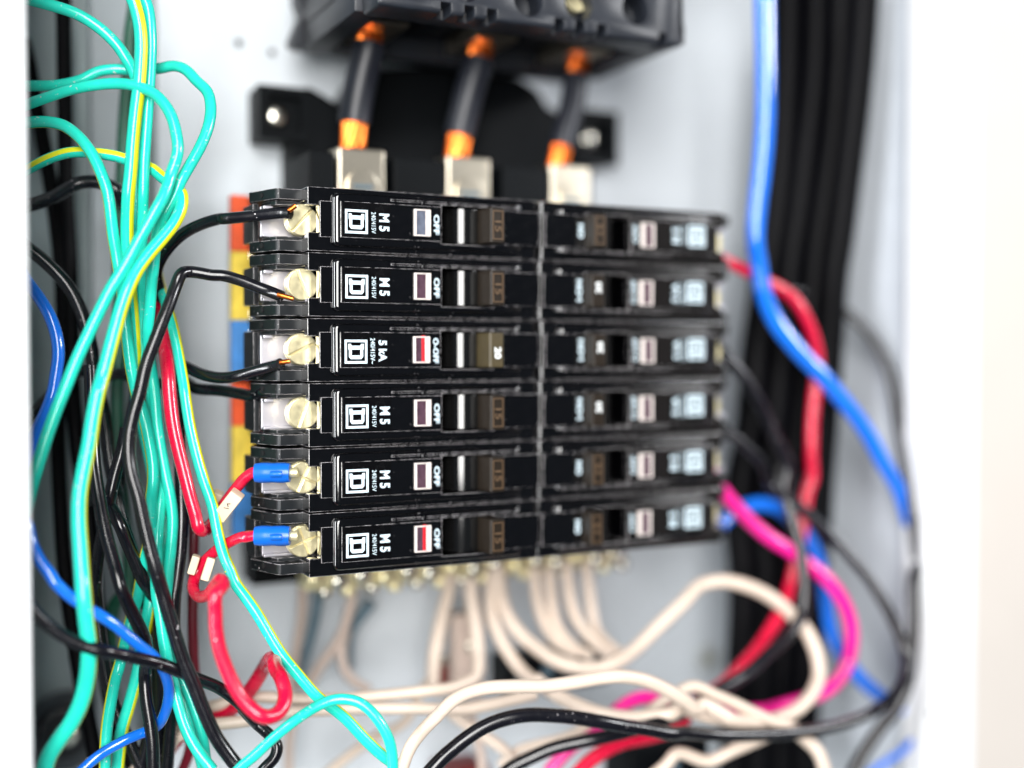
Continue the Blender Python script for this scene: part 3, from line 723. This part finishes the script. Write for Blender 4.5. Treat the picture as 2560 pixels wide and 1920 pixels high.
wire('black_wire', 'black wire entering low from the left frame and crossing the whole bundle', 'black', 'D100,60@318 200,190@319 320,340@320 450,450 600,545 750,610 900,650@326 1050,680 1250,725 1400,765 1550,825@340 1720,895 1880,960@350 2000,1040 2120,1150 2220,1270@354 E400,1180@355 500,1290 590,1370 650,1430@356 680,1500 655,1580 590,1650 520,1730@354', 36, 29, group=BG)

wire('blue_wire', 'blue wire bulging from behind the left frame at mid height', 'blue', 'B120,560@345 230,765@344 330,900 425,1060 485,1230 505,1400 485,1570@342 C455,80@341 395,240 320,400 265,560 225,720@341 140,950@342', 31, 31, group='blue wires on the left')
wire('blue_wire', 'blue wire with white glare crossing the lower left bundle and curling back', 'blue', 'C160,1080@325 235,1210@325 270,1370 345,1530 430,1640@324 D480,60@324 600,170 740,270 880,350@328 1000,430 1120,530 1230,620 1320,690@336 1400,790 1440,880@342 1460,990 1445,1120 1395,1250@350 1340,1310@352 1220,1360 1100,1410 950,1490 830,1570 680,1700@342', 31, 27, group='blue wires on the left')

RG = 'red wires on the left'
wire('red_wire', 'thick bright red wire that makes a U-turn and joins the upper blue crimp', 'red', 'B1330,900@370 1400,1150@362 1430,1350@357 1455,1600@353 C1470,130@352 1495,340 1535,540 1590,760 1640,960 1685,1120 1715,1240@347 1760,1270@351 1800,1235@357 1850,1180@359 1900,1090 1965,1000@356 2050,890@353 2130,800 2212,755@350 Q290,925@348', 36, 27, group=RG, key='r1')
wire('red_wire', 'red wire from the lower blue crimp with a big pink-lit loop below', 'red', 'Q280,1445@349 180,1465@349 C2180,1310@350 2080,1325 1980,1370 1880,1430 1790,1510@355 1720,1590@356 D1680,20@355 1670,110@352 1720,180@348 1800,160@344 1860,80@338 1905,30@333 1930,80@330 E190,280@326 190,420 195,560 225,720 290,900 370,1060 470,1180 570,1250@328 660,1240 725,1170 745,1070 715,950@338 665,860@344 655,800@350 620,790@358 570,870@366 490,1000@370 380,1140@374 250,1230@376 100,1280 -60,1370@376 -220,1560 -300,1720@376', 26, 38, group=RG, key='r2')
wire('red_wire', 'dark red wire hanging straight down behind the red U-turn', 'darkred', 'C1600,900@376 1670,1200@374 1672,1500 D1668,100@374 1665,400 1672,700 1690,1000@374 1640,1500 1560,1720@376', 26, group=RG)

# crimps, marker sleeves, copper ends
def stub(root_key, name, m, a, b, r, label=None, n=20):
    root, sp, rad, base = WIRES[root_key]
    pts = [a+(b-a)*k/6-base for k in range(7)]
    rr = [r*.92, r, r, r*.97, r, r, r*.92]
    o = finish(tube(pts, rr, n), name, m, root, angle=50)
    if label: o['label'] = label
    return o
for kk, tile, y0, y1 in (('r1', 'Q', 905, 905), ('r2', 'Q', 1450, 1450)):
    p = parse('Q268,%d@348 570,%d@348' % (y0, y1)); a, b = at_d(*p[0]), at_d(*p[1])
    stub(kk, 'crimp_sleeve', 'crimp', a, b, 2.95)
    p = parse('Q400,%d@344.6 500,%d@344.6' % (y0+12, y1+10)); 
    stub(kk, 'crimp_dent', 'crimp', at_d(*p[0]), at_d(*p[1]), .9, n=12)
    p = parse('Q570,%d@347.5 640,%d@347.5' % (y0, y1)); stub(kk, 'crimp_tongue', 'brass', at_d(*p[0]), at_d(*p[1]), 1.5)
sleeve('r1', 540, 1215, 592, 1262, 'marker_sleeve', 'sleeve', 1.0)
def sleeve_box(key, tile_path, width, m='sleeve'):
    root, sp, rad, base = WIRES[key]
    p = parse(tile_path); a, b = at_d(*p[0]), at_d(*p[1])
    t = (b-a).normalized(); v = (CAM-a).normalized(); n = (v-t*v.dot(t)).normalized(); sd = t.cross(n)
    bm = bmesh.new(); hw = width/2; L = (b-a).length
    box(bm, 0, L, -hw, hw, -1.9, 1.9, .5)
    Mx = Matrix((t, sd, n)).transposed().to_4x4(); Mx.translation = a-base
    bmesh.ops.transform(bm, matrix=Mx, verts=bm.verts)
    o = finish(bm, 'marker_sleeve', m, root)
    return o, Mx, L
for o_ in [o for o in bpy.data.objects if o.name.startswith('marker_sleeve')]: bpy.data.objects.remove(o_)
o, Mx, L_ = sleeve_box('r1', 'C1895,1150@352 2060,940@349.5', 4.1)
me = text_mesh('/v', 0.0).copy(); me.materials.clear()
me.transform(Matrix.Scale(S, 4) @ Mx @ Matrix.Translation((L_*.55, 0, 1.97)) @ Matrix.Diagonal((2.6, 1.4, 1, 1))); link('ink_mark', me, 'ink', o)
sleeve_box('r1', 'C1845,1040@364 1895,930@363', 3.0)
sleeve_box('r2', 'C1700,1480@352.5 D1650,-20@352.5', 2.4)
sleeve_box('r2', 'C1830,1500@351 D1765,40@350', 2.6)
for key, a, b in (('k2', 'P460,1022@347', 'P600,1062@347'), ('k3', 'P480,1612@348', 'P570,1600@348'), ('k6', 'P560,300@347', 'P620,255@347')):
    p = parse(a+' '+b); stub(key, 'copper_end', 'copper', at_d(*p[0]), at_d(*p[1]), .75, n=10)

# ------------------------------------------------ right-hand side
HB = 'thick black cables along the right side'
wire('thick_black_cable', 'thick black cable directly behind the blue wire, upper right', 'bigblack', 'G585,-80@468 570,500 545,1000 500,1500 H440,200@468 360,800 320,1300 I340,100@468 370,600 350,1100 300,1700@468', 78, group=HB, cat='cable')
wire('thick_black_cable', 'second thick black cable from the blue wire, upper right', 'bigblack', 'G775,-80@466 760,500 710,1000 650,1500 H590,200@466 530,800 480,1300 I480,100@468 500,600 470,1100 440,1700@468', 74, group=HB, cat='cable')
wire('thick_black_cable', 'third thick black cable from the blue wire, upper right', 'bigblack', 'G950,-80@462 920,500 880,1000 810,1500 H760,200@466 700,800 650,1300 I600,100@470 620,600 590,1100 580,1700@472', 74, group=HB, cat='cable')
wire('thick_black_cable', 'outermost thick black cable against the right cabinet wall', 'bigblack', 'G1110,-80@456 1080,350 1035,800 985,1200 930,1650 H890,250@462 860,700 830,1200 I800,0@470 780,400 740,900 720,1300 720,1700@474', 76, group=HB, cat='cable')
wire('blue_wire', 'bold blue wire with white glare bowing down across the right side', 'blue', 'G415,-80@425 422,250 425,550 422,850 400,1150 365,1450 352,1650@428 H372,150@430 410,370 500,570 630,740 780,900@436 920,1060 1050,1220 1150,1370 1240,1540@448 I1265,60@452 1320,230 1370,420@456 1400,600@458', 52, 36, group='blue wires on the right')
wire('blue_wire', 'deep blue wire behind the pink loop near the right wall', 'blue', 'I230,260@440 330,170@446 390,150 470,140 560,160 640,220@450 720,310 780,420 820,560@456 845,700 870,850 920,980 1000,1100 1100,1200 1200,1270@458 1330,1330@456', 36, group='blue wires on the right')
wire('blue_wire', 'short blue wire in the lowest right corner by the frame', 'blue', 'I1080,1700@455 1180,1630 1270,1570 1340,1500@452 1420,1400@452', 18, group='blue wires on the right')
RR = 'red and pink wires on the right'
wire('red_wire', 'dull red wire leaving the right breakers, running down behind the white-blue wire', 'red', 'H60,100@425 160,150 280,210 420,280 550,350@440 640,430 700,530 750,650 782,780 785,900@446 765,1080 748,1280 742,1500 745,1650@448 I735,60@448 715,180 695,320 675,450 645,580@444 600,720 530,850 440,980 340,1090@430 230,1190 100,1270@415 F1900,1320@408 1700,1400 1500,1440 1350,1500 1200,1600 1080,1720@395', 29, 38, group=RR)
wire('pink_wire', 'bright pink wire curving in a wide loop at the lower right', 'pink', 'I160,-60@425 230,40 310,140 410,245 520,335 640,410@436 740,485 850,575 930,680 980,800 990,920 970,1040@440 920,1140 840,1215 720,1265@436 600,1300 480,1330 350,1330@425 220,1300 F1850,1160@415 1700,1105 1580,1105 1450,1170@410 1330,1280 1230,1380@406 1120,1440 1000,1540 860,1700@400', 37, 34, group=RR)
RB = 'black wires on the right'
wire('black_wire', 'thin greyed black wire arcing out along the right cabinet wall', 'black', 'H420,300@455 560,345 720,370 880,430@468 1020,530 1140,650 1230,780 1290,930 1325,1120@458 1355,1330 1395,1560@452 I1330,120@450 1350,280@449 1365,450@450', 22, 28, group=RB)
wire('black_wire', 'black wire from the middle right breakers drooping to the lower middle', 'black', 'H40,640@425 130,780 260,930 380,1120 480,1340 580,1560@438 I600,60@438 640,200 680,340 705,480 720,640 700,780@430 630,890 510,1000 390,1110@415 260,1190 120,1270 0,1350@398 F1800,1275@390 1650,1325 1450,1380 1250,1425@382 1050,1465 880,1510 720,1580 560,1660 470,1740@378', 31, 34, group=RB)
wire('black_wire', 'glossy black wire sweeping right to the frame then back across the bottom', 'black', 'H30,1240@425 140,1310 270,1410 400,1540@435 I520,30@437 640,110 740,200 850,300 960,420 1080,560@436 1180,720 1260,880 1300,1000@432 1305,1090 1270,1190 1190,1280 1080,1350@418 940,1405 780,1440 600,1460 400,1470@395 200,1470 30,1455@382 F1850,1385@378 1650,1350 1450,1320 1250,1285@368 1060,1255 880,1240 740,1235 600,1250@362 450,1290 320,1350 200,1430 100,1510@357 0,1600 -110,1720@354', 27, 38, group=RB)
wire('black_wire', 'black wire emerging beside the right frame and slanting to the bottom edge', 'black', 'I1420,420@452 1350,560@445 1345,800 1335,1000 1310,1180@436 1250,1310 1170,1410 1090,1520 1030,1620 980,1720@430', 28, 34, group=RB)
wire('black_wire', 'faint dark wire dropping behind the blurred right breakers', 'black', 'H20,700@438 160,820@450 300,1020@458 430,1260 530,1500@462 I560,60@462 640,260 700,420@460 720,700@460', 24, 26, group=RB)

CG = 'cream neutral wires under the breakers'
def cream(label, path, w, w1=None, m='cream'): return wire('neutral_wire', label, m, path, w, w1, group=CG)
cream('cream wire looping up to the right, round the black cables and back down', 'F470,60@430 480,220@428 520,400 620,570 780,710 950,815@415 1150,865 1350,840@412 1540,725 1740,530@420 1950,330 I110,610@428 230,582 350,600 470,645 570,710 660,790@432 735,880 790,1010 800,1130@426 755,1240 670,1325 560,1375@410 430,1395 270,1380@398 120,1350 0,1310@392 F1850,1225@390 1650,1255 1450,1255 1250,1215@392 1080,1150 900,1060 760,950@400', 34, 36)
cream('thick foreground cream wire rising from the bottom and running right', 'E1650,1760@352 1690,1620 1750,1480 1850,1350 1950,1250@354 F0,1220@355 100,1125 220,1060 380,1020@360 600,1008 850,1005 1080,975 1280,940 1450,928@372 1620,955 1780,1020 1930,1105@382 2050,1190@386 I130,1290@388 280,1370@390', 32, 36)
cream('cream wire coming up at the bottom left and running right behind the arch', 'D1120,1740@372 1250,1580@372 1400,1480@373 1500,1330@375 1650,1200@376 1850,1120@375 E180,1165@375 320,1125 500,1095 700,1100 900,1112@377 1150,1110 1400,1092 1700,1062 1950,1035@385 F60,1025@387 180,985 280,930 310,800@400', 30, 30)
cream('lower cream wire parallel to the one running right behind the red loop', 'D1390,1740@368 1440,1560 1520,1400@369 E80,1330@369 220,1308@368 420,1285 640,1235@370 850,1210 1100,1195 1400,1185 1750,1185 2000,1190@380 F180,1195@384 400,1155 600,1110 760,1070@392', 31, 30)
cream('cream wire with its lower end turning out from the clamp post', 'F1550,1290@398 I60,1190@400 200,1240 320,1290 430,1345 560,1400@405 640,1420@405', 30, 30)
cream('first cream wire dropping leftward from the neutral bar beside the post', 'F80,120@428 60,280 15,450 -20,620 -50,800 -60,1000@415', 34, 34)
cream('cream wire passing down over the clamp post', 'F240,150@426 255,320 280,500 300,700 310,900@418', 36, 34)
cream('cream wire that bends right from the neutral bar behind the loop, lower left curve', 'F420,80@430 405,300 425,480 500,660 600,820 700,930 820,1000@412', 32, 32)
cream('first of the four paired cream wires under the right end of the neutral bar', 'F750,60@438 770,260 800,420 860,560 960,680 1100,760@425', 30, 28)
cream('second of the four paired cream wires under the right end of the neutral bar', 'F870,60@440 885,260 900,420 950,560 1060,690 1220,780@425', 30, 28)
cream('third of the four paired cream wires under the right end of the neutral bar', 'F1010,20@442 1030,240 1060,400 1120,520 1220,640 1360,770@428', 30, 28)
cream('fourth of the four paired cream wires, nearest the right end of the neutral bar', 'F1170,20@445 1190,240 1210,400 1250,560 1350,680 1480,770@430', 26, 26)
cream('beige wire hanging from the left end of the neutral bar', 'E880,200@415 880,360 865,520 840,660 820,820@425 810,1050@430', 26, 24, 'beige')
cream('slate grey wire hanging next to the beige one, left end of the neutral bar', 'E1010,200@418 1000,360 970,520 930,680 880,830 840,1000@430', 26, 24, 'slate')
cream('pale beige wire splitting left toward the slanting green wire', 'E1290,200@420 1260,380 1200,580 1110,730 1020,850 930,1000@424', 26, 26, 'beige')
cream('pale beige wire bowing right at the end into the cream run', 'E1230,560@425 1195,700 1210,850 1280,960 1420,1040@420', 26, 24, 'beige')
cream('dark slate wire crossing behind the beige ones under the neutral bar', 'E1430,340@432 1350,440 1270,560 1245,700 1250,860@434', 30, 24, 'slate')
cream('beige wire going down to the bottom edge left of the green arch', 'E840,1120@420 800,1280@420 775,1450 770,1740@420', 24, 24, 'beige')
cream('cream wire slanting down left inside the green arch', 'E2000,1080@418 F-100,980@418 E1700,1290@410 1450,1420 1280,1540 1130,1660 1040,1740@408', 24, 26)
cream('cream wire slanting down right under the cream arch to the bottom', 'F40,1180@400 180,1290@400 330,1390 470,1480 560,1570 620,1740@400', 30, 28)
cream('cream wire rising right above the lower black wire', 'F480,1640@402 620,1520@402 780,1470 950,1430 1080,1380 1200,1300@400', 24, 26)
cream('upright beige wire between the foreground arch and the bottom block', 'F250,1240@412 290,1400 330,1560 340,1740@412', 24, 22, 'beige')
cream('cream wire rising from the bottom under the sweeping black wire, right of the block', 'F1680,1740@400 1800,1640 1900,1540@402 I160,1620@404 300,1560 440,1500@406 560,1440@408', 30, 32)
cream('cream wire dropping to the bottom edge at the lower right', 'I640,1420@412 720,1490@412 790,1560 825,1640 840,1730@410', 32, 32)
print('objects', len(bpy.data.objects))
